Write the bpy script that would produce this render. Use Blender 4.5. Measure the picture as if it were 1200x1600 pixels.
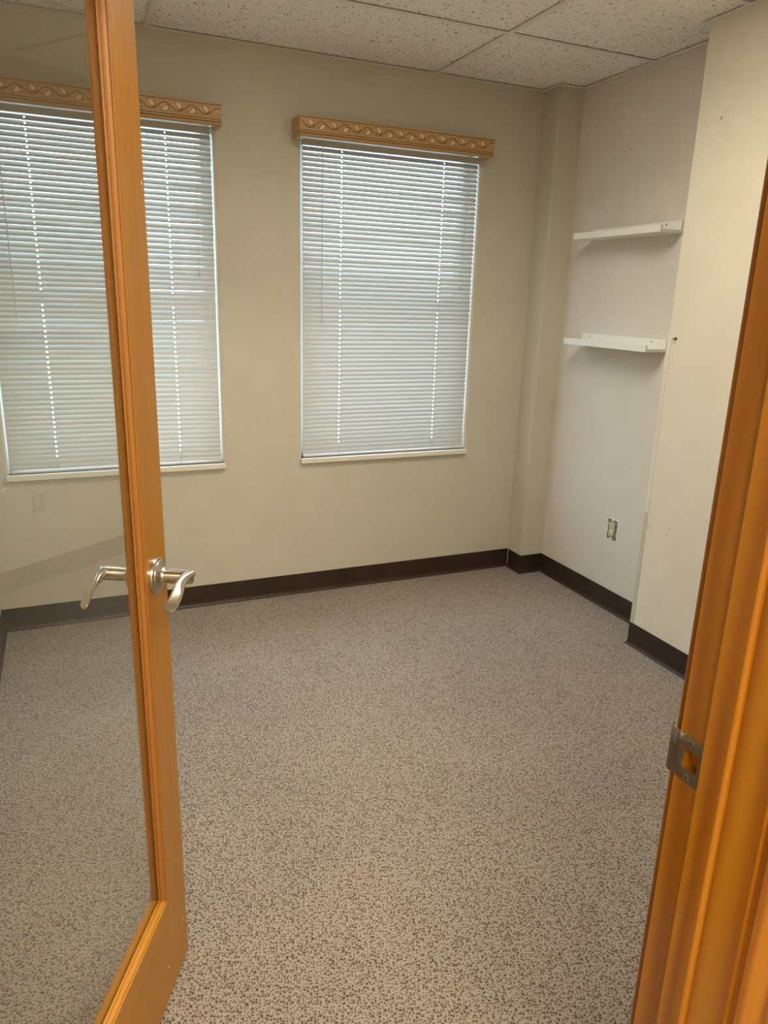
import bpy, bmesh, math, random
from mathutils import Vector, Matrix
random.seed(7)
for o in list(bpy.data.objects): bpy.data.objects.remove(o)
C = bpy.context.scene.collection
scene = bpy.context.scene

# ------------------------------------------------------------------ camera
F_PX = 1148.0
YAW, PITCH, ROLL = -0.4138, -0.2833, -0.0297
cam_d = bpy.data.cameras.new('camera'); cam = bpy.data.objects.new('camera', cam_d); C.objects.link(cam)
cam_d.sensor_fit = 'VERTICAL'; cam_d.sensor_height = 32.0; cam_d.lens = F_PX / 1600 * 32.0
cam_d.clip_start = 0.02
R_lvl = Matrix(((1, 0, 0), (0, 0, -1), (0, 1, 0)))          # camera axes for a level view along +Y
R = (Matrix.Rotation(YAW, 3, 'Z') @ Matrix.Rotation(PITCH, 3, 'X') @ Matrix.Rotation(ROLL, 3, 'Y') @ R_lvl)
cam.matrix_world = Matrix.Translation((0, 0, 1.4306)) @ R.to_4x4()
scene.camera = cam

# ------------------------------------------------------------------ world, exposure
W = bpy.data.worlds.new('world'); scene.world = W; W.use_nodes = True
bg = W.node_tree.nodes['Background']; bg.inputs[0].default_value = (0.56, 0.76, 1.0, 1); bg.inputs[1].default_value = 8.6
vs = scene.view_settings
vs.view_transform = 'Standard'; vs.look = 'None'; vs.gamma = 1.0; vs.use_curve_mapping = False
vs.exposure = 0.0
ROOM_LAMP = 8.2
HALL_LAMP = 68.0       # emission of the hall's ceiling light diffuser

# downlight of the recessed panel in the room (sits just under its diffuser)
al = bpy.data.lights.new('panel_light', 'AREA'); al.shape = 'RECTANGLE'; al.size = 1.14; al.size_y = .51
al.energy = 11.5; al.color = (1.0, .93, .775); al.spread = math.radians(150)
alo = bpy.data.objects.new('panel_light', al); C.objects.link(alo); alo.location = (1.0225, 1.79, 2.391+.0045)

# ------------------------------------------------------------------ dimensions (metres)
D = 3.30; XL = -0.326; XA = 2.349; XN = 2.191; YN = 2.271; XP = 2.214; YP = 3.168; H = 2.391
YW = 0.568; YH = 0.440            # door wall, room side and hall side
JX0, JX1 = -0.238, 0.646          # door opening between jamb faces
DOOR_TOP = 2.045

# ------------------------------------------------------------------ mesh helpers
def obj(name, bm, mat, parent=None, smooth=False, kind=None, label=None, cat=None, group=None, loc=None):
    me = bpy.data.meshes.new(name)
    bmesh.ops.recalc_face_normals(bm, faces=bm.faces)
    if smooth:
        for f in bm.faces: f.smooth = True
    bm.to_mesh(me); bm.free()
    o = bpy.data.objects.new(name, me); C.objects.link(o)
    mats = mat if isinstance(mat, (list, tuple)) else [mat]
    for m in mats: me.materials.append(m)
    if smooth == 'auto' or smooth is True and False: pass
    if parent: o.parent = parent
    if loc: o.location = loc
    if kind: o['kind'] = kind
    if label: o['label'] = label
    if cat: o['category'] = cat
    if group: o['group'] = group
    return o
def empty(name, loc=(0, 0, 0), rz=0, parent=None, label=None, cat=None, group=None, kind=None):
    o = bpy.data.objects.new(name, None); C.objects.link(o); o.empty_display_size = .05
    o.location = loc; o.rotation_euler = (0, 0, rz)
    if parent: o.parent = parent
    if label: o['label'] = label
    if cat: o['category'] = cat
    if group: o['group'] = group
    if kind: o['kind'] = kind
    return o
def box(bm, x0, x1, y0, y1, z0, z1, bev=0.0, mi=0, seg=1):
    vs_ = [bm.verts.new((x, y, z)) for x in (x0, x1) for y in (y0, y1) for z in (z0, z1)]
    idx = [(0, 1, 3, 2), (4, 6, 7, 5), (0, 4, 5, 1), (2, 3, 7, 6), (0, 2, 6, 4), (1, 5, 7, 3)]
    fs = [bm.faces.new([vs_[i] for i in f]) for f in idx]
    for f in fs: f.material_index = mi
    if bev > 0:
        es = {e for f in fs for e in f.edges}
        bmesh.ops.bevel(bm, geom=list(es), offset=bev, segments=seg, profile=.5, affect='EDGES', clamp_overlap=True)
def boxobj(name, x0, x1, y0, y1, z0, z1, mat, parent=None, bev=0.0, seg=1, **k):
    bm = bmesh.new(); box(bm, x0, x1, y0, y1, z0, z1, bev, 0, seg); return obj(name, bm, mat, parent, **k)
def prism(bm, pts, h0, h1, axis='z', mi=0):
    def v(p, h):
        if axis == 'z': return (p[0], p[1], h)
        if axis == 'x': return (h, p[0], p[1])
        return (p[0], h, p[1])
    a = [bm.verts.new(v(p, h0)) for p in pts]; b = [bm.verts.new(v(p, h1)) for p in pts]
    n = len(pts)
    fs = [bm.faces.new(a), bm.faces.new(b[::-1])]
    for i in range(n): fs.append(bm.faces.new((a[i], a[(i+1) % n], b[(i+1) % n], b[i])))
    for f in fs: f.material_index = mi
def quad(bm, *pts, mi=0):
    f = bm.faces.new([bm.verts.new(p) for p in pts]); f.material_index = mi; return f
def loft(bm, rings, caps=True, closed=True):
    vv = [[bm.verts.new(p) for p in r] for r in rings]
    n = len(rings[0])
    for a, b in zip(vv, vv[1:]):
        for i in range(n if closed else n-1):
            bm.faces.new((a[i], a[(i+1) % n], b[(i+1) % n], b[i]))
    if caps: bm.faces.new(vv[0][::-1]); bm.faces.new(vv[-1])
def tube(bm, pts, r, n=8):
    pts = [Vector(p) for p in pts]; rings = []
    for i, p in enumerate(pts):
        t = (pts[min(i+1, len(pts)-1)] - pts[max(i-1, 0)]).normalized()
        up = Vector((0, 0, 1)) if abs(t.z) < .9 else Vector((0, 1, 0))
        u = t.cross(up).normalized(); w = u.cross(t)
        rr = r[i] if isinstance(r, (list, tuple)) else r
        rings.append([p + u*math.cos(2*math.pi*k/n)*rr + w*math.sin(2*math.pi*k/n)*rr for k in range(n)])
    loft(bm, rings)
def lathe(bm, prof, n=32, axis='y', c=(0, 0, 0)):      # prof: (distance along axis, radius)
    rings = []
    for h, r in prof:
        ring = []
        for k in range(n):
            a = 2*math.pi*k/n; u, w = math.cos(a)*r, math.sin(a)*r
            ring.append({'y': (c[0]+u, c[1]+h, c[2]+w), 'x': (c[0]+h, c[1]+u, c[2]+w), 'z': (c[0]+u, c[1]+w, c[2]+h)}[axis])
        rings.append(ring)
    loft(bm, rings)
def autosmooth(o, ang=35):
    me = o.data
    me.polygons.foreach_set('use_smooth', [True]*len(me.polygons))
    me.set_sharp_from_angle(angle=math.radians(ang))
    return o

# ------------------------------------------------------------------ materials
def new(name):
    m = bpy.data.materials.new(name); m.use_nodes = True
    nt = m.node_tree; return m, nt, nt.nodes, nt.links, nt.nodes['Principled BSDF']
def plain(name, col, rough=.5, metal=0.0, spec=.5):
    m, nt, N, L, b = new(name)
    b.inputs['Base Color'].default_value = (*col, 1); b.inputs['Roughness'].default_value = rough
    b.inputs['Metallic'].default_value = metal; b.inputs['Specular IOR Level'].default_value = spec
    return m
def coords(N, L, scale=(1, 1, 1), rot=(0, 0, 0), which='Object'):
    tc = N.new('ShaderNodeTexCoord'); mp = N.new('ShaderNodeMapping')
    mp.inputs['Scale'].default_value = scale; mp.inputs['Rotation'].default_value = rot
    L.new(tc.outputs[which], mp.inputs[0]); return mp.outputs[0]
def noise(N, L, vec, scale, detail=2, rough=.5, dist=0):
    n = N.new('ShaderNodeTexNoise'); n.inputs['Scale'].default_value = scale; n.inputs['Detail'].default_value = detail
    n.inputs['Roughness'].default_value = rough; n.inputs['Distortion'].default_value = dist
    L.new(vec, n.inputs['Vector']); return n.outputs['Fac']
def ramp(N, L, fac, stops):
    r = N.new('ShaderNodeValToRGB'); e = r.color_ramp.elements
    while len(e) < len(stops): e.new(.5)
    for i, (p, c) in enumerate(stops): e[i].position = p; e[i].color = (*c, 1)
    L.new(fac, r.inputs[0]); return r.outputs[0]
def mixc(N, L, fac, a, b, mode='MIX'):
    m = N.new('ShaderNodeMix'); m.data_type = 'RGBA'; m.blend_type = mode
    if isinstance(fac, float): m.inputs[0].default_value = fac
    else: L.new(fac, m.inputs[0])
    for s, v in ((m.inputs[6], a), (m.inputs[7], b)):
        if isinstance(v, tuple): s.default_value = (*v, 1)
        else: L.new(v, s)
    return m.outputs[2]
def math_(N, L, op, a, b=None, c=None, clamp=False):
    m = N.new('ShaderNodeMath'); m.operation = op; m.use_clamp = clamp
    for i, v in enumerate((a, b, c)):
        if v is None: continue
        if isinstance(v, (int, float)): m.inputs[i].default_value = v
        else: L.new(v, m.inputs[i])
    return m.outputs[0]
def bump(N, L, b, h, strength=.2, dist=.001):
    n = N.new('ShaderNodeBump'); n.inputs['Strength'].default_value = strength; n.inputs['Distance'].default_value = dist
    L.new(h, n.inputs['Height']); L.new(n.outputs[0], b.inputs['Normal'])

def wall_paint(name, col):
    m, nt, N, L, b = new(name)
    v = coords(N, L)
    n1 = noise(N, L, v, 1.3, 3, .5); n2 = noise(N, L, v, 7, 3, .6)
    c1 = ramp(N, L, n1, [(.3, tuple(x*.965 for x in col)), (.7, tuple(min(1, x*1.03) for x in col))])
    c2 = ramp(N, L, n2, [(.38, (.975, .965, .95)), (.62, (1, 1, 1))])
    c = mixc(N, L, 1.0, c1, c2, 'MULTIPLY')
    # faint scuffs
    vs2 = coords(N, L, (2.2, 2.2, 9))
    n3 = noise(N, L, vs2, 6, 4, .7, 1.2)
    sc = ramp(N, L, n3, [(.70, (1, 1, 1)), (.78, (.93, .91, .88))])
    c = mixc(N, L, .8, c, sc, 'MULTIPLY')
    L.new(c, b.inputs['Base Color']); b.inputs['Roughness'].default_value = .62; b.inputs['Specular IOR Level'].default_value = .3
    h = noise(N, L, v, 260, 2, .5); bump(N, L, b, h, .12, .0006)
    return m
M = {}
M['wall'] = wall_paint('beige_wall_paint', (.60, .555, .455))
M['wall_cool'] = wall_paint('alcove_wall_tone', (.72, .67, .585))  # alcove part of the right wall, a lighter, greyer tone than the back wall
M['wall_near'] = wall_paint('near_wall_tone', (.80, .735, .60))  # near part of the right wall, the lightest of the wall tones
M['hall_wall'] = wall_paint('hall_wall_paint', (.72, .66, .54))
M['putty'] = plain('white_putty', (.85, .82, .74), .7)
M['scuff'] = plain('dark_scuff', (.16, .13, .10), .8)

def wood(name, dark, mid, light, axis='z', fig=1.0, rough=.32, coat=.35, seed=0.0):
    m, nt, N, L, b = new(name)
    sc = {'z': (1, 1, .055), 'x': (.055, 1, 1), 'y': (1, .055, 1)}[axis]
    v = coords(N, L, sc)
    add = N.new('ShaderNodeVectorMath'); add.operation = 'ADD'; L.new(v, add.inputs[0]); add.inputs[1].default_value = (seed, seed*.7, seed*1.3)
    v = add.outputs[0]
    broad = noise(N, L, v, 9, 3, .55, .6)
    rings = N.new('ShaderNodeTexWave'); rings.wave_type = 'RINGS'; rings.rings_direction = {'z': 'Z', 'x': 'X', 'y': 'Y'}[axis]
    rings.inputs['Scale'].default_value = 11; rings.inputs['Distortion'].default_value = 5*fig; rings.inputs['Detail'].default_value = 3
    rings.inputs['Detail Scale'].default_value = .9; L.new(v, rings.inputs['Vector'])
    fine = noise(N, L, v, 240, 3, .6)
    f = math_(N, L, 'ADD', math_(N, L, 'MULTIPLY', broad, .62), math_(N, L, 'MULTIPLY', rings.outputs['Fac'], .38*fig))
    c = ramp(N, L, f, [(.22, dark), (.5, mid), (.8, light)])
    fr = ramp(N, L, fine, [(.35, (.86, .82, .78)), (.6, (1, 1, 1))])
    c = mixc(N, L, .22, c, fr, 'MULTIPLY')
    L.new(c, b.inputs['Base Color']); b.inputs['Roughness'].default_value = rough
    b.inputs['Specular IOR Level'].default_value = .3; b.inputs['Coat Weight'].default_value = coat; b.inputs['Coat Roughness'].default_value = .18
    bump(N, L, b, fine, .08, .0004)
    return m
dk, md, lt = (.36, .145, .009), (.44, .20, .014), (.50, .25, .023)
M['door_wood'] = wood('door_wood', dk, md, lt, 'z', .15, .38, .15)
M['rail_wood'] = wood('rail_wood', dk, md, lt, 'x', .15, .38, .15, seed=3.1)
M['bead_wood'] = wood('bead_wood', (.32, .125, .022), (.39, .165, .032), (.45, .20, .045), 'z', .1, .45, .05, seed=1.7)  # side beads: shade of facing away from the lamp is put into the colour
M['bead_wood_x_lit'] = wood('bead_wood_across_lit', (.46, .19, .016), (.56, .25, .024), (.64, .31, .034), 'x', .1, .32, .2, seed=1.2)  # bottom and top beads: lamp light is put into this brighter wood colour
M['jamb_wood'] = wood('jamb_wood', (.23, .070, .004), (.37, .140, .006), (.45, .190, .011), 'z', 1.0, .3, .45, seed=5.3)
M['casing_wood'] = wood('casing_wood', (.15, .042, .003), (.25, .085, .005), (.33, .125, .009), 'z', 1.5, .42, .15, seed=8.3)
M['valance_wood'] = wood('valance_wood', (.47, .27, .11), (.56, .335, .14), (.64, .40, .18), 'x', .5, .5, .1, seed=2.2)
M['valance_groove'] = plain('valance_groove_stain', (.12, .055, .018), .6)
M['leaf_inlay'] = plain('pale_leaf_inlay', (.76, .54, .31), .5)

def carpet():
    m, nt, N, L, b = new('loop_pile_carpet')
    tc = N.new('ShaderNodeTexCoord')
    warp = N.new('ShaderNodeTexNoise'); warp.inputs['Scale'].default_value = 55; warp.inputs['Detail'].default_value = 2
    L.new(tc.outputs['Object'], warp.inputs['Vector'])
    sub = N.new('ShaderNodeVectorMath'); sub.operation = 'SUBTRACT'; L.new(warp.outputs['Color'], sub.inputs[0]); sub.inputs[1].default_value = (.5, .5, .5)
    scl = N.new('ShaderNodeVectorMath'); scl.operation = 'SCALE'; L.new(sub.outputs[0], scl.inputs[0]); scl.inputs['Scale'].default_value = .0030
    add = N.new('ShaderNodeVectorMath'); add.operation = 'ADD'; L.new(tc.outputs['Object'], add.inputs[0]); L.new(scl.outputs[0], add.inputs[1])
    mp = N.new('ShaderNodeMapping'); mp.inputs['Rotation'].default_value = (0, 0, .32); mp.inputs['Scale'].default_value = (1, .9, 1)
    L.new(add.outputs[0], mp.inputs[0])
    vo = N.new('ShaderNodeTexVoronoi'); vo.voronoi_dimensions = '2D'; vo.inputs['Scale'].default_value = 158; vo.inputs['Randomness'].default_value = .88
    L.new(mp.outputs[0], vo.inputs['Vector'])
    cs = N.new('ShaderNodeSeparateColor'); L.new(vo.outputs['Color'], cs.inputs[0])
    rnd = N.new('ShaderNodeTexNoise'); rnd.inputs['Scale'].default_value = 190; rnd.inputs['Detail'].default_value = 2; rnd.inputs['Roughness'].default_value = .6
    L.new(tc.outputs['Object'], rnd.inputs['Vector'])
    # pits between the loops: dark towards the middle of each cell, some deeper than others
    d0 = math_(N, L, 'MULTIPLY', vo.outputs['Distance'], math_(N, L, 'ADD', .75, math_(N, L, 'MULTIPLY', cs.outputs[0], 1.5)))
    f = math_(N, L, 'ADD', d0, math_(N, L, 'MULTIPLY', math_(N, L, 'SUBTRACT', rnd.outputs['Fac'], .5), .85))
    c = ramp(N, L, f, [(.12, (.050, .028, .013)), (.27, (.15, .105, .068)), (.40, (.265, .212, .160)), (.85, (.375, .312, .250))])
    big = N.new('ShaderNodeTexNoise'); big.inputs['Scale'].default_value = 1.6; big.inputs['Detail'].default_value = 4
    L.new(tc.outputs['Object'], big.inputs['Vector'])
    wear = ramp(N, L, big.outputs['Fac'], [(.38, (.88, .87, .88)), (.6, (1, 1, 1))])
    c = mixc(N, L, 1.0, c, wear, 'MULTIPLY')
    L.new(c, b.inputs['Base Color']); b.inputs['Roughness'].default_value = .95; b.inputs['Specular IOR Level'].default_value = .1
    b.inputs['Sheen Weight'].default_value = .25; b.inputs['Sheen Roughness'].default_value = .5
    bump(N, L, b, f, .6, .002)
    return m
M['carpet'] = carpet()

def ceiling_tile_mat():
    m, nt, N, L, b = new('fissured_ceiling_tile')
    tc = N.new('ShaderNodeTexCoord')
    def flecks(scale, thr, keep, seed, stretch):
        mp = N.new('ShaderNodeMapping'); mp.inputs['Scale'].default_value = stretch; mp.inputs['Location'].default_value = (seed, seed*.37, 0)
        L.new(tc.outputs['Object'], mp.inputs[0])
        wn = N.new('ShaderNodeTexNoise'); wn.inputs['Scale'].default_value = 38; wn.inputs['Detail'].default_value = 3; L.new(mp.outputs[0], wn.inputs['Vector'])
        s1 = N.new('ShaderNodeVectorMath'); s1.operation = 'SUBTRACT'; L.new(wn.outputs['Color'], s1.inputs[0]); s1.inputs[1].default_value = (.5, .5, .5)
        s2 = N.new('ShaderNodeVectorMath'); s2.operation = 'SCALE'; L.new(s1.outputs[0], s2.inputs[0]); s2.inputs['Scale'].default_value = .022
        a = N.new('ShaderNodeVectorMath'); a.operation = 'ADD'; L.new(mp.outputs[0], a.inputs[0]); L.new(s2.outputs[0], a.inputs[1])
        v = N.new('ShaderNodeTexVoronoi'); v.voronoi_dimensions = '2D'; v.inputs['Scale'].default_value = scale; L.new(a.outputs[0], v.inputs['Vector'])
        sc = N.new('ShaderNodeSeparateColor'); L.new(v.outputs['Color'], sc.inputs[0])
        near = math_(N, L, 'LESS_THAN', v.outputs['Distance'], math_(N, L, 'MULTIPLY', sc.outputs[0], thr))
        on = math_(N, L, 'GREATER_THAN', sc.outputs[1], keep)
        return math_(N, L, 'MULTIPLY', near, on)
    f1 = flecks(62, .22, .60, 0.0, (1, .55, 1)); f2 = flecks(75, .20, .62, 5.3, (.6, 1, 1)); f3 = flecks(150, .22, .70, 9.1, (1, 1, 1))
    f = math_(N, L, 'MAXIMUM', math_(N, L, 'MAXIMUM', f1, f2), f3)
    n = N.new('ShaderNodeTexNoise'); n.inputs['Scale'].default_value = 90; n.inputs['Detail'].default_value = 4; L.new(tc.outputs['Object'], n.inputs['Vector'])
    base = ramp(N, L, n.outputs['Fac'], [(.35, (.87, .85, .82)), (.62, (.94, .92, .89))])
    c = mixc(N, L, f, base, (.30, .25, .20))
    L.new(c, b.inputs['Base Color']); b.inputs['Roughness'].default_value = .9; b.inputs['Specular IOR Level'].default_value = .2
    h = math_(N, L, 'SUBTRACT', math_(N, L, 'MULTIPLY', n.outputs['Fac'], .35), f)
    bump(N, L, b, h, .5, .002)
    return m
M['tile'] = ceiling_tile_mat()
M['grid'] = plain('painted_grid_metal', (.80, .765, .69), .45)
M['plenum'] = plain('plenum_dark', (.10, .09, .08), .9)

def vinyl():
    m, nt, N, L, b = new('brown_vinyl_cove_base')
    n = noise(N, L, coords(N, L), 9, 4, .6)
    c = ramp(N, L, n, [(.35, (.030, .0165, .010)), (.65, (.042, .024, .0155))])
    L.new(c, b.inputs['Base Color']); b.inputs['Roughness'].default_value = .42; b.inputs['Specular IOR Level'].default_value = .45
    return m
M['vinyl'] = vinyl()
def brushed():
    m, nt, N, L, b = new('satin_nickel')
    n = noise(N, L, coords(N, L, (1, 1, 1)), 400, 2, .5)
    c = ramp(N, L, n, [(.3, (.50, .45, .37)), (.7, (.60, .545, .455))])
    L.new(c, b.inputs['Base Color']); b.inputs['Metallic'].default_value = 1; b.inputs['Roughness'].default_value = .27
    b.inputs['Anisotropic'].default_value = .4
    return m
M['nickel'] = brushed()
M['nickel_dull'] = plain('dull_strike_metal', (.23, .185, .135), .45, 1.0)
M['slat'] = plain('ivory_blind_slat', (.52, .50, .45), .34, 0, .5)
def slat_vinyl():
    m, nt, N, L, b = new('thin_ivory_vinyl_slat')
    b.inputs['Base Color'].default_value = (.50, .475, .415, 1); b.inputs['Roughness'].default_value = .36
    t = N.new('ShaderNodeBsdfTranslucent'); t.inputs[0].default_value = (.66, .68, .66, 1)
    mx = N.new('ShaderNodeMixShader'); mx.inputs[0].default_value = .02
    L.new(b.outputs[0], mx.inputs[1]); L.new(t.outputs[0], mx.inputs[2]); L.new(mx.outputs[0], N['Material Output'].inputs[0])
    return m
M['thin_slat'] = slat_vinyl()
M['cord'] = plain('blind_cord', (.55, .52, .46), .8)
M['wand'] = plain('clear_plastic_wand', (.62, .59, .53), .15)
M['white_paint'] = plain('white_gloss_paint', (.80, .775, .70), .4)
M['sill_paint'] = wall_paint('sill_paint', (.78, .74, .65))
M['shelf'] = plain('white_laminate', (.86, .84, .76), .42)
M['shelf_edge'] = plain('shelf_end_darker', (.66, .63, .54), .55)
M['ivory'] = plain('ivory_plastic', (.68, .62, .42), .35)
M['dark'] = plain('dark_void', (.015, .012, .01), .8)
M['steel'] = plain('zinc_screw', (.35, .31, .26), .4, 1.0)
M['galv'] = plain('galvanised_box', (.30, .30, .25), .5, .6)
M['guard'] = plain('corner_guard_plastic', (.60, .55, .43), .35, 0, .4)
M['fixture'] = plain('white_fixture_enamel', (.8, .8, .78), .4)
M['brick_out'] = plain('sash_vinyl', (.75, .75, .73), .4)
def glass(name, tint=(.96, .97, .95)):
    m, nt, N, L, b = new(name); N.remove(b)
    out = N['Material Output']
    tr = N.new('ShaderNodeBsdfTransparent'); tr.inputs[0].default_value = (*tint, 1)
    gl = N.new('ShaderNodeBsdfAnisotropic'); gl.inputs['Roughness'].default_value = 0.0; gl.inputs['Color'].default_value = (1, 1, 1, 1)
    geo = N.new('ShaderNodeNewGeometry')
    ior = math_(N, L, 'ADD', 1.5, math_(N, L, 'MULTIPLY', geo.outputs['Backfacing'], 1/1.5 - 1.5))
    fr = N.new('ShaderNodeFresnel'); L.new(ior, fr.inputs[0])
    mx = N.new('ShaderNodeMixShader'); L.new(fr.outputs[0], mx.inputs[0]); L.new(tr.outputs[0], mx.inputs[1]); L.new(gl.outputs[0], mx.inputs[2])
    L.new(mx.outputs[0], out.inputs[0]); return m
M['glass'] = glass('door_glass'); M['win_glass'] = glass('window_glass', (.97, .98, .98))
def emit(name, col, s):
    m, nt, N, L, b = new(name); N.remove(b)
    e = N.new('ShaderNodeEmission'); e.inputs[0].default_value = (*col, 1); e.inputs[1].default_value = s
    L.new(e.outputs[0], N['Material Output'].inputs[0]); return m
M['lamp'] = emit('room_light_diffuser', (1.0, .93, .775), ROOM_LAMP)
M['hall_lamp'] = emit('hall_light_diffuser', (1.0, .90, .70), HALL_LAMP)

# ================================================================== SETTING
HX0, HX1, HY0 = -1.5, 2.35, -1.9
# floor runs through the doorway into the hall
floor = boxobj('floor', HX0-.1, XA+.2, HY0-.1, D+.15, -.05, 0, M['carpet'], kind='structure', label='taupe and brown flecked loop-pile carpet')

# back wall with two window openings (rounded plaster returns)
W1 = (-.235, .638); W2 = (1.017, 1.889); WZ0, WZ1 = .688, 2.10
bm = bmesh.new()
rb = .020
xs = [XL-.1, W1[0]-rb, W1[1]+rb, W2[0]-rb, W2[1]+rb, XA+.2]; zs = [0, WZ0, WZ1+rb, H+.1]
for i in range(5):
    for j in range(3):
        if i in (1, 3) and j == 1: continue
        quad(bm, (xs[i], D, zs[j]), (xs[i+1], D, zs[j]), (xs[i+1], D, zs[j+1]), (xs[i], D, zs[j+1]))
        quad(bm, (xs[i], D+.15, zs[j]), (xs[i], D+.15, zs[j+1]), (xs[i+1], D+.15, zs[j+1]), (xs[i+1], D+.15, zs[j]))
for a, b_ in (W1, W2):
    prof = [(rb*(1-math.sin(t*math.pi/12)), rb*(1-math.cos(t*math.pi/12))) for t in range(7)]   # (outset, depth)
    prof.append((0, .15))
    rings = []
    for e, dpt in prof:
        rings.append([(a-e, D+dpt, WZ0), (a-e, D+dpt, WZ1+e), (b_+e, D+dpt, WZ1+e), (b_+e, D+dpt, WZ0)])
    for r0, r1 in zip(rings, rings[1:]):
        for k in range(3): quad(bm, r0[k], r0[k+1], r1[k+1], r1[k])
    quad(bm, (a-rb, D, WZ0), (b_+rb, D, WZ0), (b_+rb, D+.15, WZ0), (a-rb, D+.15, WZ0))
bmesh.ops.remove_doubles(bm, verts=bm.verts, dist=1e-5)
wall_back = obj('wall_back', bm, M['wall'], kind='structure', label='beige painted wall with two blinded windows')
autosmooth(wall_back, 30)
wall_left = boxobj('wall_left', XL-.1, XL, YW, D, 0, H+.1, M['wall'], kind='structure')
bm = bmesh.new()
prism(bm, [(XA, D), (XA, YN), (XN, YN), (XN, YW), (XN+.35, YW), (XN+.35, D)], 0, H+.1)
es = [e for e in bm.edges if abs(e.verts[0].co.x-XN) < 1e-5 and abs(e.verts[1].co.x-XN) < 1e-5 and abs(e.verts[0].co.y-YN) < 1e-5 and abs(e.verts[1].co.y-YN) < 1e-5]
bmesh.ops.bevel(bm, geom=es, offset=.002, segments=2, affect='EDGES')
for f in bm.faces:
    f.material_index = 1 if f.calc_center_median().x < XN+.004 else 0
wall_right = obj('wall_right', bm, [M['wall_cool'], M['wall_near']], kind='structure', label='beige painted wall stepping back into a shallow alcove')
bm = bmesh.new(); prism(bm, [(XP, D), (XP, YP), (XA, YP), (XA, D)], 0, H+.1)
es = [e for e in bm.edges if all(abs(v.co.x-XP) < 1e-5 and abs(v.co.y-YP) < 1e-5 for v in e.verts)]
bmesh.ops.bevel(bm, geom=es, offset=.004, segments=3, affect='EDGES')
pillar = obj('wall_corner', bm, M['wall'], kind='structure', label='narrow boxed pipe chase in the far right corner')
# door wall
bm = bmesh.new()
box(bm, XL-.1, JX0-.02, YH, YW, 0, H+.1); box(bm, JX1+.02, XN+.35, YH, YW, 0, H+.1); box(bm, JX0-.02, JX1+.02, YH, YW, DOOR_TOP+.02, H+.1)
wall_front = obj('wall_front', bm, M['wall'], kind='structure', label='painted wall that holds the doorway')
# hall around the camera
bm = bmesh.new(); box(bm, HX0-.1, HX0, HY0, YH, 0, H+.1); box(bm, HX0-.1, XL-.1, YH, YW, 0, H+.1); obj('wall_hall_left', bm, M['hall_wall'], kind='structure')
boxobj('wall_hall_right', HX1, HX1+.1, HY0, YH, 0, H+.1, M['hall_wall'], kind='structure')
boxobj('wall_hall_back', HX0-.1, HX1+.1, HY0-.1, HY0, 0, H+.1, M['hall_wall'], kind='structure')

# ---- suspended ceiling
ceiling = boxobj('ceiling', HX0-.1, XA+.25, HY0-.1, D+.15, H+.10, H+.18, M['plenum'], kind='structure', label='suspended ceiling of fissured white tiles in a metal grid')
gx = [XL, .404, 1.641, XA]; gy = [YW, .875, 1.485, 2.095, 2.705, D]
TW = .012
bm_t = {}
def tile(name_, x0, x1, y0, y1, poly=None, par=None):
    bm = bmesh.new()
    z0, z1 = H+.0048, H+.020
    if poly: prism(bm, poly, z0, z1)
    else: box(bm, x0, x1, y0, y1, z0, z1, .0012)
    return obj('ceiling_tile', bm, M['tile'], par or ceiling)
for i in range(3):
    for j in range(5):
        x0, x1, y0, y1 = gx[i]+.0022, gx[i+1]-.0022, gy[j]+.0022, gy[j+1]-.0022
        if i == 1 and j == 2: continue                     # the recessed light sits here
        g = .009                                            # gap that shows beside the flange
        if i == 2 and j == 4: tile('', x0, x1, y0, y1, [(x0, y0), (XA-.006, y0), (XA-.006, YP-.006), (XP-.006, YP-.006), (XP-.006, D-.006), (x0, D-.006)])
        elif i == 2 and j <= 2: tile('', x0, XN-.004, y0, y1)
        elif i == 2 and j == 3: tile('', x0, x1, y0, y1, [(x0, y0), (XN-.006, y0), (XN-.006, YN+.0), (XA-.006, YN+.0), (XA-.006, y1), (x0, y1)])
        else: tile('', x0, x1, y0, y1)
def tee(x0, x1, y0, y1):
    bm = bmesh.new(); box(bm, x0, x1, y0, y1, H, H+.0014, .0004)
    if x1-x0 > y1-y0: box(bm, x0, x1, (y0+y1)/2-.0008, (y0+y1)/2+.0008, H+.0014, H+.035)
    else: box(bm, (x0+x1)/2-.0008, (x0+x1)/2+.0008, y0, y1, H+.0014, H+.035)
    return obj('tee_bar', bm, M['grid'], ceiling)
for x in gx[1:3]: tee(x-TW, x+TW, YW, D)
for y in gy[1:5]:
    tee(XL, gx[1]-TW, y-TW, y+TW); tee(gx[1]+TW, gx[2]-TW, y-TW, y+TW)
    tee(gx[2]+TW, XN if y < YN else XA, y-TW, y+TW)
def angle(pts):            # wall angle flange along a run of wall, pts on the wall line, room on the left of travel
    bm = bmesh.new(); prism(bm, pts, H-.0006, H+.0009); return obj('wall_angle', bm, M['grid'], ceiling)
def angle_v(x0, x1, y0, y1):
    bm = bmesh.new(); box(bm, x0, x1, y0, y1, H-.0006, H+.0009)
    if x1-x0 > y1-y0: box(bm, x0, x1, y1-.0012, y1, H, H+.02)
    else: box(bm, x1-.0012, x1, y0, y1, H, H+.02)
    return obj('wall_angle', bm, M['grid'], ceiling)
angle_v(XL+.0, XP, D-.020, D); angle_v(XP-.020, XP, YP, D-.02); angle_v(XP-.020, XA, YP-.020, YP)
angle_v(XA-.020, XA, YN, YP-.02); angle_v(XN-.020, XN, YW, YN); angle_v(XN-.02, XA-.02, YN, YN+.02)
angle_v(XL, XL+.020, YW, D-.02); angle_v(XL+.02, XN-.02, YW, YW+.02)
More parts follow.
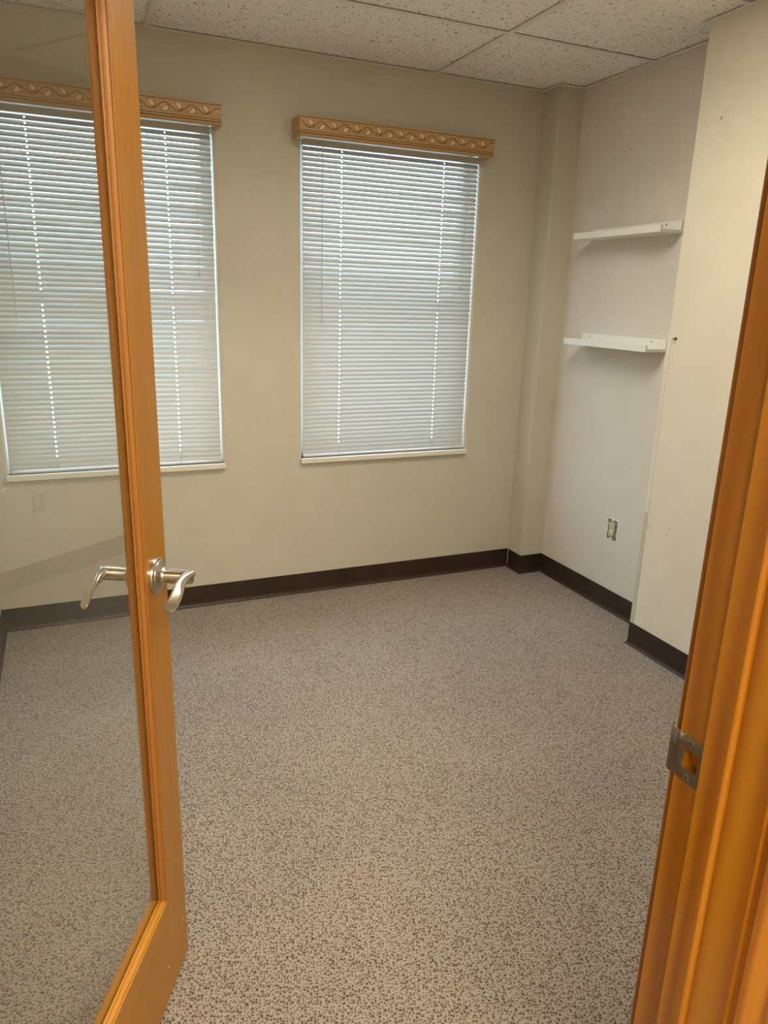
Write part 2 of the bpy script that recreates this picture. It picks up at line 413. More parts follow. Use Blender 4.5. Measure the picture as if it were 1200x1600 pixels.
# hall ceiling
ceil_h = boxobj('ceiling_hall', HX0-.1, HX1+.1, HY0-.1, YH, H, H+.02, M['grid'], kind='structure')

# ---- cove base: profile swept along the walls, mitred
BH = .102
cove = [(0, 0), (.0135, 0), (.0135, .0012), (.0095, .0035), (.0055, .010), (.0032, .019), (.0030, .040), (.0030, BH-.003), (.0022, BH), (0, BH)]
def sweep_base(name, pts, **k):
    P = [Vector(p) for p in pts]; n = len(P); rings = []
    def nrm(a, b_):
        t = (b_-a).normalized(); return Vector((-t.y, t.x))
    for i, p in enumerate(P):
        if i == 0: m = nrm(P[0], P[1])
        elif i == n-1: m = nrm(P[-2], P[-1])
        else:
            a, b_ = nrm(P[i-1], P[i]), nrm(P[i], P[i+1]); m = (a+b_); m = m/ m.dot(a)
        rings.append([(p.x+m.x*o_, p.y+m.y*o_, z) for o_, z in cove])
    bm = bmesh.new(); loft(bm, rings); o = obj(name, bm, M['vinyl'], kind='structure', **k)
    return o
e_ = .0001
sweep_base('baseboard_left', [(XL, D-.0136), (XL, YW+.0136)], label='dark brown vinyl cove base along the left wall')
sweep_base('baseboard_back', [(XP-.0001, D), (XL, D)], label='dark brown vinyl cove base under the windows')
sweep_base('baseboard_right', [(XN, YW+.0136), (XN, YN), (XA, YN), (XA, YP), (XP, YP), (XP, D-.0136)], label='dark brown vinyl cove base wrapping the stepped right wall')
sweep_base('baseboard_front', [(JX1+.095, YW), (XN, YW)])

# ---- windows: frame, sashes and glass in the openings
for idx, (a, b_) in enumerate((W1, W2), 1):
    wn = empty('window_%d' % idx, ((a+b_)/2, D+.09, WZ0), kind='structure', label=('left' if idx == 1 else 'right') + ' window behind closed mini blinds')
    hw = (b_-a)/2; hh = WZ1-WZ0
    def wb(name, x0, x1, y0, y1, z0, z1, mat=M['brick_out'], bev=.002): return boxobj(name, x0, x1, y0, y1, z0, z1, mat, wn, bev)
    wb('window_frame', -hw, -hw+.035, 0, .06, 0, hh); wb('window_frame', hw-.035, hw, 0, .06, 0, hh)
    wb('window_frame', -hw+.035, hw-.035, 0, .06, hh-.035, hh); wb('window_frame', -hw+.035, hw-.035, 0, .06, 0, .035)
    wb('sash_rail', -hw+.035, hw-.035, .01, .05, hh/2-.02, hh/2+.02)
    wb('pane', -hw+.035, hw-.035, .028, .032, .035, hh/2-.02, M['win_glass'], 0); wb('pane', -hw+.035, hw-.035, .028, .032, hh/2+.02, hh-.035, M['win_glass'], 0)
    # sill board
    bm = bmesh.new()
    sx0, sx1 = a-.012, b_+.010
    box(bm, sx0-(a+b_)/2, sx1-(a+b_)/2, -.09-.024, .0, -.024, .0, .0035, seg=2)
    obj('window_sill', bm, M['sill_paint'], wn)

# ================================================================== DOOR FRAME (jamb, stop, casing, strike)
frame = empty('trim_1', ((JX0+JX1)/2, (YH+YW)/2, 0), kind='structure', label='orange stained wooden door frame at the right edge')
fx, fy = (JX0+JX1)/2, (YH+YW)/2
def fpart(name, bm, mat, **k):
    o = obj(name, bm, mat, frame, **k); o.matrix_parent_inverse = Matrix.Translation((-fx, -fy, 0)); return o
# right jamb with a mortise behind the strike plate
SZ = .913
hy0, hy1, hz0, hz1 = .533, .5545, SZ-.014, SZ+.014
bm = bmesh.new()
ys = [YH, hy0, hy1, YW-.003]; zz = [0, hz0, hz1, DOOR_TOP]
for i in range(3):
    for j in range(3):
        if i == 1 and j == 1: continue
        quad(bm, (JX1, ys[i], zz[j]), (JX1, ys[i], zz[j+1]), (JX1, ys[i+1], zz[j+1]), (JX1, ys[i+1], zz[j]))
q = [(hy0, hz0), (hy1, hz0), (hy1, hz1), (hy0, hz1)]
for k in range(4):
    p0, p1 = q[k], q[(k+1) % 4]; quad(bm, (JX1, *p0), (JX1, *p1), (JX1+.014, *p1), (JX1+.014, *p0))
quad(bm, *[(JX1+.014, *p) for p in q])
quad(bm, (JX1, YW-.003, 0), (JX1, YW-.003, DOOR_TOP), (JX1+.003, YW, DOOR_TOP), (JX1+.003, YW, 0))
quad(bm, (JX1+.003, YW, 0), (JX1+.003, YW, DOOR_TOP), (JX1+.0199, YW, DOOR_TOP), (JX1+.0199, YW, 0))
quad(bm, (JX1, YH, 0), (JX1, YH, DOOR_TOP), (JX1+.0199, YH, DOOR_TOP), (JX1+.0199, YH, 0))
quad(bm, (JX1+.0199, YH, 0), (JX1+.0199, YW, 0), (JX1+.0199, YW, DOOR_TOP), (JX1+.0199, YH, DOOR_TOP))
bmesh.ops.remove_doubles(bm, verts=bm.verts, dist=1e-5)
fpart('jamb', bm, M['jamb_wood'])
bm = bmesh.new(); box(bm, JX0-.0199, JX0, YH, YW, 0, DOOR_TOP, .002); fpart('jamb', bm, M['jamb_wood'])
bm = bmesh.new(); box(bm, JX0-.0199, JX1+.0199, YH, YW, DOOR_TOP, DOOR_TOP+.0199, .002); fpart('jamb', bm, M['jamb_wood'])
def stop_prof(s):                  # s=+1 right jamb
    x = JX1 if s > 0 else JX0; t = -s*.0075
    pts = [(x, .523), (x+t, .523), (x+t, .4920), (x+t*.85, .4900), (x+t*.55, .4885), (x+t*.30, .4880), (x, .4880)]
    return pts
for s in (1, -1):
    bm = bmesh.new(); prism(bm, stop_prof(s), 0, DOOR_TOP-.0105); fpart('door_stop', bm, M['jamb_wood'] if s > 0 else M['casing_wood'])
bm = bmesh.new(); box(bm, JX0, JX1, .4878, .523, DOOR_TOP-.0105, DOOR_TOP, .002); fpart('door_stop', bm, M['casing_wood'])
# casings: moulded profile (offset from the opening, thickness off the wall)
cas = [(0, 0), (0, .008), (.003, .0115), (.008, .012), (.012, .0095), (.015, .0105), (.022, .0145), (.034, .017), (.046, .0165), (.052, .019), (.056, .019), (.057, .017), (.057, 0)]
for side, yb, sg in (('room', YW, 1), ('hall', YH, -1)):
    for s in (1, -1):
        x = (JX1+.006) if s > 0 else (JX0-.006)
        wmax = .057 if s > 0 or side == 'hall' else .057
        bm = bmesh.new(); prism(bm, [(x+s*u, yb+sg*(t+.0002)) for u, t in cas], 0, DOOR_TOP+.006)
        fpart('casing', bm, M['casing_wood'])
    bm = bmesh.new(); prism(bm, [(yb+sg*(t+.0002), DOOR_TOP+.0061+u) for u, t in cas], JX0-.006-.057, JX1+.006+.057, axis='x'); fpart('casing', bm, M['casing_wood'])
# strike plate with curved lip
bm = bmesh.new()
x_s = JX1-.0006
yy = [.5235, hy0, hy1, YW-.001]; z3 = [SZ-.030, hz0+.001, hz1-.001, SZ+.030]
lip = [(x_s, YW-.001), (x_s, YW+.006), (x_s+.0012, YW+.0105), (x_s+.0040, YW+.0135), (x_s+.0075, YW+.0145)]
th = .0012
for i in range(3):
    for j in range(3):
        if i == 1 and j == 1: continue
        quad(bm, (x_s, yy[i], z3[j]), (x_s, yy[i], z3[j+1]), (x_s, yy[i+1], z3[j+1]), (x_s, yy[i+1], z3[j]))
for (p, r) in zip(lip, lip[1:]):
    quad(bm, (p[0], p[1], z3[0]), (p[0], p[1], z3[3]), (r[0], r[1], z3[3]), (r[0], r[1], z3[0]))
bmesh.ops.remove_doubles(bm, verts=bm.verts, dist=1e-5)
sp = fpart('strike_plate', bm, M['nickel_dull'], label='dull metal strike plate on the jamb')
sd = sp.modifiers.new('s', 'SOLIDIFY'); sd.thickness = .0013; sd.offset = 0
autosmooth(sp, 40)
for zc, yc in ((SZ+.0225, .5465), (SZ-.0225, .5455)):
    bm = bmesh.new(); lathe(bm, [(.0004, .0044), (-.0008, .0042), (-.0012, .0030), (-.0012, .0001)], 16, 'x', (x_s-.0005, yc, zc))
    box(bm, x_s-.0019, x_s-.0015, yc-.003, yc+.003, zc-.0004, zc+.0004, 0, 1); box(bm, x_s-.0019, x_s-.0015, yc-.0004, yc+.0004, zc-.003, zc+.003, 0, 1)
    sc = obj('screw', bm, [M['steel'], M['dark']], sp)

# ================================================================== DOOR LEAF
ANG = math.radians(-116.8+180); WD = .872; TH = .035
free = Vector((.1505, 1.367)); hinge = free + Vector((math.cos(math.radians(-116.8)), math.sin(math.radians(-116.8))))*WD
door = empty('door_1', (hinge.x, hinge.y, 0), ANG, kind='structure', label='orange stained wooden glass-panel door standing open at left')
Z0, Z1 = .010, 2.040; ST = .098; GZ0, GZ1 = .236, 1.925
boxobj('stile', WD-ST, WD, 0, TH, Z0, Z1, M['door_wood'], door, .0012)
boxobj('stile', 0, ST, 0, TH, Z0, Z1, M['door_wood'], door, .0012)
boxobj('rail', ST+.0002, WD-ST-.0002, .0001, TH-.0001, Z0, GZ0, M['rail_wood'], door, .0006)
boxobj('rail', ST+.0002, WD-ST-.0002, .0001, TH-.0001, GZ1, Z1, M['rail_wood'], door, .0006)
# glazing bead: (e into the opening, depth from the face)
bp = [(0, .0003), (.0020, .0005), (.0024, .0022), (.0018, .0027), (.0048, .0034), (.0066, .0060), (.0072, .0092), (.0070, .0108), (.0056, .0118), (.0058, .0124), (.0078, .0128), (.0086, .0158), (0, .0158)]
x0, x1 = ST, WD-ST
def bead(face, which):
    bm = bmesh.new()
    def y(t): return t if face == 0 else TH-t
    if which in ('l', 'r'):
        sg, xb = (1, x0) if which == 'l' else (-1, x1)
        r0 = [(xb+sg*e, y(t), GZ0+e) for e, t in bp]; r1 = [(xb+sg*e, y(t), GZ1-e) for e, t in bp]
        mat = M['bead_wood']
    else:
        sg, zb = (1, GZ0) if which == 'b' else (-1, GZ1)
        r0 = [(x0+e, y(t), zb+sg*e) for e, t in bp]; r1 = [(x1-e, y(t), zb+sg*e) for e, t in bp]
        mat = M['bead_wood_x_lit']
    loft(bm, [r0, r1]); return autosmooth(obj('glazing_bead', bm, mat, door), 30)
for f in (0, 1):
    for w_ in 'lrbt': bead(f, w_)
boxobj('glass_pane', x0+.002, x1-.002, .0160, .0190, GZ0+.002, GZ1-.002, M['glass'], door, label='large clear glass pane')
# nicks in the varnish
for (xx, z_) in ((WD-.022, .118), (WD-.115, .085), (WD-.012, 1.60)):
    bm = bmesh.new(); box(bm, xx-.0012, xx+.0012, -.0003, .0002, z_-.003, z_+.003, .0004); obj('chip', bm, M['putty'], door)
# hinges
for z_ in (.20, 1.02, 1.84):
    bm = bmesh.new(); tube(bm, [(-.004, TH+.004, z_-.045), (-.004, TH+.004, z_+.045)], .006, 12); box(bm, -.0008, .0002, .004, TH+.004, z_-.045, z_+.045)
    obj('hinge', bm, M['nickel_dull'], door)
# lever handles, one on each face
HZ = .931; HXc = WD-.056
def lever(face):
    sg = -1 if face == 0 else 1; yb = 0 if face == 0 else TH
    bm = bmesh.new()
    def Y(o_): return yb+sg*o_
    # neck
    lathe(bm, [(sg*.012, .0128), (sg*.026, .0128), (sg*.0262, .0134), (sg*.060, .0134), (sg*.066, .0130), (sg*.0685, .0118), (sg*.0690, .0095), (sg*.0686, .0060), (sg*.0684, .0002)], 32, 'y', (HXc, yb, HZ))
    # blade: a waved flat lever running back towards the hinge and drooping
    rings = []; n = 20; K = 22
    for i in range(K+1):
        t = i/K
        s_ = -.002 + t*.100
        off = .0635 - .0085*t - .0030*math.sin(t*math.pi*2)*.9
        z_ = .0065 - .010*t - .0230*t*t
        ht = .0065 + .0042*min(1, t*2.0)
        tk = .0080*(1-t)**1.6 + .0030
        if t > .9: ht *= (1-((t-.9)/.1)**2*.55); tk *= .8
        tw = 1.05*min(1, t*1.6)          # twist of the blade
        ring = []
        for k in range(n):
            a = 2*math.pi*k/n; u = math.copysign(abs(math.cos(a))**.8, math.cos(a))*tk; w = math.copysign(abs(math.sin(a))**.85, math.sin(a))*ht
            uu = u*math.cos(tw)-w*math.sin(tw); ww = u*math.sin(tw)+w*math.cos(tw)
            ring.append((HXc-s_, Y(off+uu), HZ+z_+ww))
        rings.append(ring)
    loft(bm, rings)
    h = autosmooth(obj('lever_handle', bm, M['nickel'], door, label='satin nickel lever handle'), 40)
    bm = bmesh.new()
    lathe(bm, [(0, .0345), (sg*.0045, .0345), (sg*.0060, .0338), (sg*.0080, .0305), (sg*.0085, .0290), (sg*.0095, .0285), (sg*.0115, .0250), (sg*.0130, .0205), (sg*.0150, .0165), (sg*.0185, .0140), (sg*.0195, .0138), (sg*.0195, .0120)], 48, 'y', (HXc, yb, HZ))
    autosmooth(obj('rosette', bm, M['nickel'], h), 25)
    bm = bmesh.new(); c = (HXc+.0132*math.cos(math.radians(205)), Y(.028), HZ+.0132*math.sin(math.radians(205)))
    bmesh.ops.create_icosphere(bm, subdivisions=2, radius=.0014); bmesh.ops.translate(bm, verts=bm.verts, vec=c); obj('set_screw', bm, M['dark'], h)
lever(0); lever(1)
boxobj('latch_plate', WD-.0002, WD+.0012, .006, .029, HZ-.028, HZ+.028, M['nickel_dull'], door, .0003)

# ================================================================== BLINDS
NS = 66; PITCH_S = .0203; SW = .0250; TILT = math.radians(56.5); BW = .862
def slat_mesh():
    bm = bmesh.new()
    hx = [.180, .684]; hw_ = .0028
    xs_ = [0, .02]
    for h in hx: xs_ += [h-.012, h-hw_, h+hw_, h+.012]
    xs_ += [.4, BW-.02, BW]; xs_ = sorted(xs_)
    vsn = [-1, -.66, -.30, .02, .34, .68, 1]
    P_ = {}
    def pt(i, j):
        if (i, j) not in P_:
            v = vsn[j]; w = v*SW/2; crown = .0022*(1-v*v)
            # local: u across the slat, from outer-top (+) to inner-bottom (-)
            y = w*math.cos(TILT) - crown*math.sin(TILT); z = w*math.sin(TILT) + crown*math.cos(TILT)
            P_[i, j] = bm.verts.new((xs_[i], y, z))
        return P_[i, j]
    for i in range(len(xs_)-1):
        mid = (xs_[i]+xs_[i+1])/2
        for j in range(6):
            if any(abs(mid-h) < hw_ for h in hx) and j in (2, 3): continue
            bm.faces.new((pt(i, j), pt(i+1, j), pt(i+1, j+1), pt(i, j+1)))
    me = bpy.data.meshes.new('slat'); 
    for f in bm.faces: f.smooth = True
    bm.to_mesh(me); bm.free(); me.materials.append(M['thin_slat']); return me
slat_me = slat_mesh()
def blind(x0, zb, label, wand_len, pull_z, group='mini blinds on the back wall'):
    t = empty('window_blind', (x0, D+.012, zb), label=label, cat='blind', group=group)
    def bp_(name, bm, mat, sm=False, **k): 
        o = obj(name, bm, mat, t, **k); return autosmooth(o, 40) if sm else o
    top = 2.074-zb
    bm = bmesh.new()
    hr = [(-.0125, 0), (.0125, 0), (.0125, .025), (.011, .025), (.011, .0015), (-.011, .0015), (-.011, .025), (-.0125, .025)]
    prism(bm, [(y, z+top-.026) for y, z in hr], 0, BW, axis='x'); bp_('headrail', bm, M['slat'])
    z1 = top-.026-.0125
    n = NS
    zr = .010+.014
    pitch = (z1-zr)/(n-1)
    for i in range(n):
        o = bpy.data.objects.new('slat', slat_me); C.objects.link(o); o.parent = t
        jz = random.uniform(-.0004, .0004) * (1 if i > 3 else 2)
        o.location = (random.uniform(-.0006, .0006), 0, z1-i*pitch+jz); o.rotation_euler = (random.gauss(0, .012), random.gauss(0, .0007), 0)
    bm = bmesh.new(); prism(bm, [(-.0125, .002), (.0125, .002), (.0125, .008), (.006, .011), (-.006, .011), (-.0125, .008)], 0, BW, axis='x'); bp_('bottom_rail', bm, M['slat'])
    for cx in (.180, .684):
        bm = bmesh.new()
        for yo in (-.0138, .0138): tube(bm, [(cx+.0035, yo*.78, .006), (cx+.0035, yo*.78, top-.024)], .0006, 5)
        tube(bm, [(cx, 0, .006), (cx, 0, top-.024)], .0007, 5)
        bp_('ladder_cord', bm, M['cord'])
    bm = bmesh.new(); tube(bm, [(.083, -.024, top-.012), (.083, -.027, top-.05), (.084, -.024, top-wand_len)], .0022, 6); tube(bm, [(.083, -.010, top-.010), (.083, -.024, top-.012)], .0015, 6)
    bp_('tilt_wand', bm, M['wand'])
    bm = bmesh.new()
    px = .800
    tube(bm, [(px, -.0135, top-.02), (px-.001, -.021, top-.06), (px-.004, -.021, top-.35), (px-.006, -.021, pull_z+.02-zb)], .0006, 5)
    tube(bm, [(px+.004, -.0135, top-.02), (px+.003, -.0215, top-.06), (px-.003, -.0215, top-.38), (px-.006, -.0215, pull_z+.02-zb)], .0006, 5)
    pc = bp_('pull_cord', bm, M['cord'])
    bm = bmesh.new(); lathe(bm, [(.022, .0012), (.019, .003), (.002, .0055), (0, .005), (0, .0005)], 12, 'z', (px-.006, -.0212, pull_z-zb)); o = autosmooth(obj('tassel', bm, M['slat'], pc), 50)
    return t
blind(-.229, WZ0+.002, 'white mini blind behind the open glass door, left of the two', .765, 1.495)
blind(1.022, WZ0+.002, 'white mini blind right of the door, nearer the corner', .765, 1.485)

# ================================================================== VALANCES
def valance(x0, x1, label):
    t = empty('window_valance', ((x0+x1)/2, D, 2.060), label=label, cat='valance', group='carved wooden valances over the blinds')
    hw_ = (x1-x0)/2; dep = .112; hh = .078
    # front board profile, (y from wall, z): fascia with grooves near the bottom and a bead at the top
    f = -dep
    pr = [(f+.016, 0), (f+.003, 0), (f, .003), (f-.0004, .0100), (f+.0016, .0108), (f+.0016, .0132), (f-.0002, .0140), (f-.0002, .0190), (f+.0016, .0196), (f+.0016, .0214), (f, .0222),
          (f, hh-.0080), (f+.0016, hh-.0074), (f+.0016, hh-.0060), (f-.0006, hh-.0052), (f-.0006, hh-.001), (f, hh), (f+.016, hh)]
    bm = bmesh.new(); prism(bm, pr, -hw_, hw_, axis='x'); obj('front_board', bm, M['valance_wood'], t)
    # stained grooves
    bm = bmesh.new()
    for z_, h_ in ((.0108, .0024), (.0196, .0018), (hh-.0074, .0014)): box(bm, -hw_+.0004, hw_-.0004, f+.0006, f+.0013, z_, z_+h_)
    obj('groove', bm, M['valance_groove'], t)
    for s in (-1, 1):
        xa, xb = sorted((s*hw_, s*(hw_-.016)))
        boxobj('end_board', xa, xb, f+.016, -.0005, .0, hh, M['valance_wood'], t, .0008)
    boxobj('top_board', -hw_+.016, hw_-.016, f+.016, -.0005, hh-.014, hh-.002, M['valance_wood'], t)
    # scrolling vine: thin engraved stem, pale leaves and berries
    zc = .0465; A = .0128; per = .1015
    def stem(x): return zc + A*math.sin(2*math.pi*(x+hw_)/per+1.9)
    bm = bmesh.new(); K = 200; r = []
    for i in range(K+1):
        x = -hw_+.002 + (2*hw_-.004)*i/K; dz = A*2*math.pi/per*math.cos(2*math.pi*(x+hw_)/per+1.9)
        nx, nz = -dz/math.hypot(1, dz), 1/math.hypot(1, dz); w = .0015
        r.append([(x-nx*w, f-.0004, stem(x)-nz*w), (x+nx*w, f-.0004, stem(x)+nz*w), (x+nx*w, f+.0004, stem(x)+nz*w), (x-nx*w, f+.0004, stem(x)-nz*w)])
    loft(bm, r)
    ncell = int(2*hw_/per*2)+2
    def teardrop(L_, Wd, m=14):
        pts = []
        for k in range(m):
            a = 2*math.pi*k/m; c_ = math.cos(a)
            pts.append((c_*L_/2, math.sin(a)*Wd/2*abs(math.sin(a/2))**1.1*1.15))
        return pts
    leaves = []
    for k in range(ncell):
        # leaf in each trough of the wave, alternately above and below the stem
        xc = -hw_ + ((k*.5 + (.75 - 1.9/(2*math.pi))) % 100)*per
        if xc > hw_-.012: continue
        if xc < -hw_+.012: continue
        up = (math.sin(2*math.pi*(xc+hw_)/per+1.9) < 0)
        zc2 = zc + (.0075 if up else -.0085)
        leaves.append((xc, zc2, up))
        for dx, dzz in ((-.021, .004 if up else .0), (.019, .001 if up else -.002)):
            bx_, bz_ = xc+dx, zc2+dzz
            if abs(bx_) < hw_-.004: 
                ring = [(bx_+.0012*math.cos(a*math.pi/3), bz_+.0012*math.sin(a*math.pi/3)) for a in range(6)]
                prism(bm, ring, f-.0004, f+.0004, axis='y')
    obj('vine_scroll', bm, M['valance_groove'], t, label='dark engraved scrolling vine')
    for xc, zc2, up in leaves:
        bm = bmesh.new(); rot = math.radians(138 if up else 214)
        td = teardrop(.036, .0235)
        for sc_, ya, yb_, mi in ((1.0, f-.0005, f+.0003, 1), (.80, f-.0012, f-.0004, 0)):
            ring = [((px*math.cos(rot)-pz*math.sin(rot))*sc_+xc, (px*math.sin(rot)+pz*math.cos(rot))*sc_+zc2) for px, pz in td]
            prism(bm, ring, ya, yb_, axis='y', mi=mi)
        obj('leaf', bm, [M['leaf_inlay'], M['valance_groove']], t)
    return t
valance(-.262, .657, 'carved wooden valance over the left blind, partly behind the door')
valance(.974, 1.894, 'carved wooden valance over the right blind')

# ================================================================== PICTURE LEDGES
def ledge(zb, label):
    y0, y1 = 2.432, 2.988; d_ = .120
    t = empty('wall_shelf', (XA, (y0+y1)/2, zb), label=label, cat='shelf', group='white picture ledges in the alcove')
    hl = (y1-y0)/2
    # both ends are darker than the rest, so they use the second material slot
    def bar(name, xa, xb, za, zb_):
        bm = bmesh.new(); box(bm, xa, xb, -hl, hl, za, zb_, .0006)
        o = obj(name, bm, [M['shelf'], M['shelf_edge']], t)
        for p in o.data.polygons:
            if abs(p.normal.y) > .9: p.material_index = 1
        return o
    bar('back_plate', -.0125, -.0003, .0, .050); bar('ledge_base', -d_+.0122, -.0127, .0, .0125); bar('front_lip', -d_, -d_+.0120, .0, .0275)
    for yy_ in (-hl+.085, hl-.055):
        bm = bmesh.new(); lathe(bm, [(0, .0042), (-.0012, .0038), (-.0016, .0022), (-.0012, .0002)], 14, 'x', (-.0126, yy_, .038)); obj('screw', bm, M['steel'], t)
    return t
ledge(1.715, 'white picture ledge in the alcove, upper of two')
ledge(1.245, 'white picture ledge in the alcove, lower of two')

# ================================================================== OUTLET without cover
t = empty('wall_outlet', (XA, 2.632, .402), label='ivory duplex outlet missing its cover plate, low in alcove', cat='outlet')
def ragged(w, h, n=30, j=.0018, seed=1):
    rnd = random.Random(seed); pts = []
    for k in range(n):
        a = 2*math.pi*(k+.5)/n; c_, s_ = math.cos(a), math.sin(a)
        m_ = max(abs(c_)/w, abs(s_)/h); pts.append((c_/m_ + rnd.uniform(-j, j), s_/m_ + rnd.uniform(-j, j)))
    return pts
bm = bmesh.new(); prism(bm, ragged(.0345, .053, 34, .0015, 3), -.0012, -.0002, axis='x'); obj('torn_paper', bm, M['putty'], t, label='pale torn wall edge around the box')
bm = bmesh.new(); prism(bm, ragged(.030, .048, 34, .0024, 5), -.0018, -.0010, axis='x'); obj('box_opening', bm, M['dark'], t)
bm = bmesh.new(); prism(bm, ragged(.0275, .046, 22, .0020, 8), -.0024, -.0016, axis='x'); obj('junction_box', bm, M['galv'], t)
bm = bmesh.new(); box(bm, -.0055, -.0020, -.0165, .0165, -.033, .033, .0015)
for zc in (.0195, -.0195):
    ring = []
    for k in range(20):
        a = 2*math.pi*k/20; y_, z_ = .0165*math.cos(a), .0165*math.sin(a); ring.append((y_, max(-.0135, min(.0135, z_))+zc))
    prism(bm, ring, -.0095, -.0050, axis='x')
obj('receptacle', bm, M['ivory'], t)
bm = bmesh.new()
for zc in (.0195, -.0195):
    for yo, hh_ in ((-.0065, .0042), (.0065, .0034)): box(bm, -.0100, -.0093, yo-.0010, yo+.0010, zc+.0022-hh_, zc+.0022+hh_)
    prism(bm, [(.0024*math.cos(k*math.pi/5), zc-.0080+.0024*math.sin(k*math.pi/5)) for k in range(10)], -.0100, -.0093, axis='x')
obj('slots', bm, M['dark'], t)
for zc in (.046, -.046):
    bm = bmesh.new(); box(bm, -.0035, -.0024, -.009, .009, zc-.0065, zc+.0065, .001); obj('mounting_ear', bm, M['putty'], t)

# ================================================================== CORNER GUARD, screw, scuffs
t = empty('corner_guard', (XN, YN, 0), label='thin beige plastic corner guard on the wall step', cat='corner guard')
bm = bmesh.new(); gp = [(-.0024, .0024), (-.0024, -.0170), (-.0002, -.0180), (-.0002, .0002), (.0180, .0002), (.017, .0024)]
prism(bm, gp, BH+.0008, .603); obj('guard_strip', bm, M['guard'], t, label='greyer lower length of the guard')
bm = bmesh.new(); prism(bm, gp, .604, 1.342); obj('guard_strip', bm, M['wall_near'], t)
for z_ in (1.18, .434):
    bm = bmesh.new(); lathe(bm, [(0, .0018), (-.0008, .0015), (-.0010, .0002)], 10, 'x', (-.0024, -.0095, z_)); obj('nail', bm, M['dark'], t)
t = empty('wall_screw', (XN, 2.232, 1.311), label='dark screw left in the bright wall beside the lower ledge', cat='screw')
bm = bmesh.new(); lathe(bm, [(-.0001, .0024), (-.010, .0024), (-.011, .0046), (-.0135, .0044), (-.0145, .0020), (-.0140, .0002)], 14, 'x'); autosmooth(obj('screw_body', bm, M['steel'], t), 40)
bm = bmesh.new(); lathe(bm, [(-.0001, .0062), (-.0014, .0058), (-.0016, .0030)], 14, 'x'); obj('wall_plug', bm, M['dark'], t)

def mark(parent, plane, a, z, w, h, mat, seed, name='scuff_mark', rot=0.0):
    rnd = random.Random(seed); pts = []
    n = 12
    for k in range(n):
        an = 2*math.pi*k/n; r = rnd.uniform(.65, 1.0); u, v = w/2*r*math.cos(an), h/2*r*math.sin(an)
        pts.append((a+u*math.cos(rot)-v*math.sin(rot), z+u*math.sin(rot)+v*math.cos(rot)))
    bm = bmesh.new()
    ax, pos = plane
    prism(bm, pts, pos-.0004, pos+.0003, axis=ax)
    return obj(name, bm, mat, parent)
RW = ('x', XN-.0002); BK = ('y', D-.0002); AW = ('x', XA-.0002)
mark(wall_right, RW, 2.249, .593, .014, .030, M['putty'], 1, 'paint_chip'); mark(wall_right, RW, 2.250, .596, .004, .013, M['wall_cool'], 2, 'paint_chip')
for a_, z_, w, h, s_, r_ in ((2.222, .586, .020, .0015, 3, -.2), (2.246, .552, .007, .004, 4, 0), (2.236, .548, .007, .003, 5, 0), (2.125, .571, .003, .009, 6, 0), (2.136, .549, .003, .008, 7, 0),
                       (2.165, .588, .007, .004, 8, 0), (2.160, 2.068, .006, .016, 9, .5), (2.20, .925, .008, .004, 10, 0), (2.165, .925, .010, .002, 11, 0), (2.13, .36, .006, .006, 12, 0)):
    mark(wall_right, RW, a_, z_, w, h, M['scuff'] if s_ in (4, 5, 6, 7, 9) else M['guard'], s_, rot=r_)
mark(wall_right, AW, 2.80, 2.08, .022, .003, M['scuff'], 21, rot=.2)
for a_, z_, w, h, s_, r_ in ((.035, .172, .018, .003, 31, .1), (.36, .395, .012, .002, 32, -.5), (.41, .20, .004, .012, 33, .3), (2.09, .525, .005, .022, 34, .1), (2.06, .33, .005, .020, 35, 0),
                       (-.262, .628, .030, .006, 36, .3), (.70, .685, .06, .0015, 37, -.02), (.75, .655, .012, .004, 38, 0), (.80, 1.50, .005, .006, 39, 0)):
    mark(wall_back, BK, a_, z_, w, h, M['putty'] if s_ == 36 else M['scuff'] if s_ in (31, 32, 39) else M['guard'], s_, rot=r_)
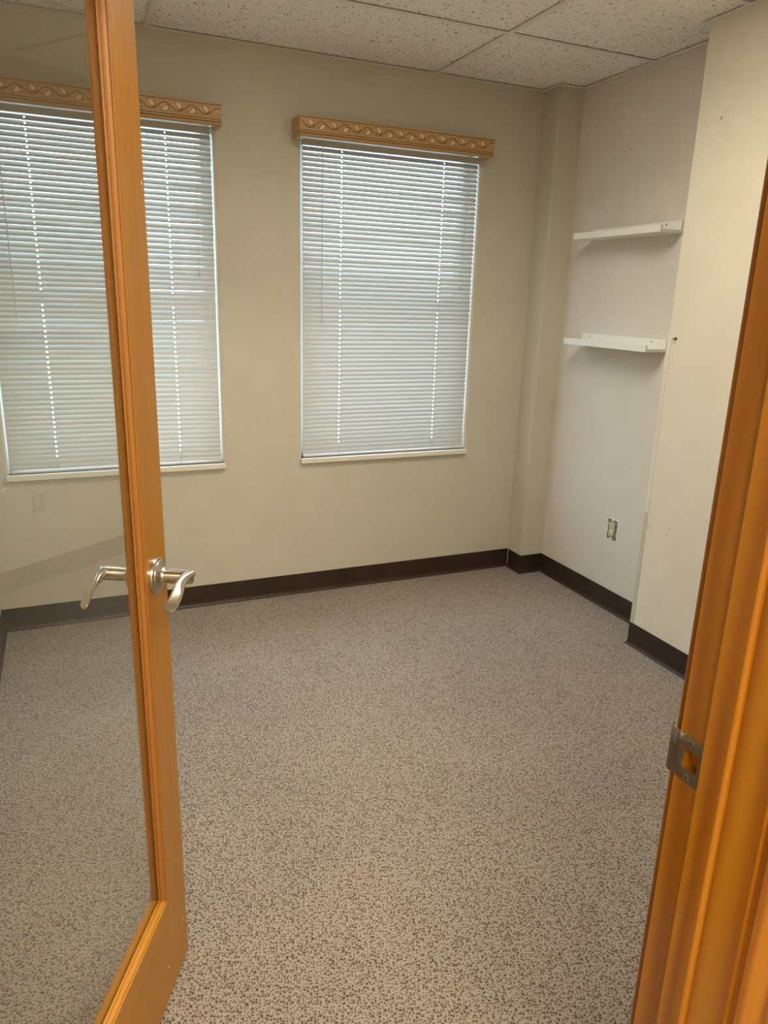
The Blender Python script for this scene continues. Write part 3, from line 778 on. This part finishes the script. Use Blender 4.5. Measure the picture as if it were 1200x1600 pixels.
for y_, z_, w, h, s_ in ((3.24, .84, .004, .012, 41), (3.22, .80, .004, .016, 42), (3.26, .60, .004, .02, 43)):
    mark(pillar, ('x', XP-.0002), y_, z_, w, h, M['guard'], s_)

# ================================================================== CEILING LIGHTS
def wraparound(cx, cy, ln, wd, dp, lamp, label, z=H):
    t = empty('ceiling_light', (cx, cy, z), label=label, cat='light')
    hl, hw_ = ln/2, wd/2
    bm = bmesh.new(); box(bm, -hl+.012, hl-.012, -hw_+.03, hw_-.03, -.030, -.0012, .003); obj('housing', bm, M['fixture'], t)
    for s in (-1, 1):
        xa, xb = sorted((s*hl, s*(hl-.012))); boxobj('end_cap', xa, xb, -hw_-.002, hw_+.002, -dp-.002, -.0012, M['fixture'], t, .004)
    bm = bmesh.new()
    prism(bm, [(-hw_, -.006), (-hw_, -dp*.62), (-hw_*.82, -dp*.92), (-hw_*.6, -dp), (hw_*.6, -dp), (hw_*.82, -dp*.92), (hw_, -dp*.62), (hw_, -.006), (hw_-.003, -.006), (hw_-.003, -dp*.60), (hw_*.80, -dp*.89), (hw_*.59, -dp*.965), (-hw_*.59, -dp*.965), (-hw_*.80, -dp*.89), (-hw_+.003, -dp*.60), (-hw_+.003, -.006)], -hl+.013, hl-.013, axis='x')
    obj('diffuser', bm, lamp, t)
    return t
def troffer(x0, x1, y0, y1, lamp, label, z=H):
    t = empty('ceiling_light', ((x0+x1)/2, (y0+y1)/2, z), label=label, cat='light')
    hx_, hy_ = (x1-x0)/2, (y1-y0)/2
    bm = bmesh.new()
    for a in ((-hx_, hx_, -hy_, -hy_+.03), (-hx_, hx_, hy_-.03, hy_), (-hx_, -hx_+.03, -hy_+.03, hy_-.03), (hx_-.03, hx_, -hy_+.03, hy_-.03)): box(bm, a[0], a[1], a[2], a[3], .0020, .030)
    obj('housing', bm, M['fixture'], t)
    boxobj('diffuser', -hx_+.031, hx_-.031, -hy_+.031, hy_-.031, .006, .009, lamp, t)
troffer(.419, 1.626, 1.500, 2.080, M['lamp'], 'recessed fluorescent light panel in the room ceiling grid')
wraparound(.15, -.85, 1.22, .30, .085, M['hall_lamp'], 'surface mounted fluorescent ceiling light out in the hall')
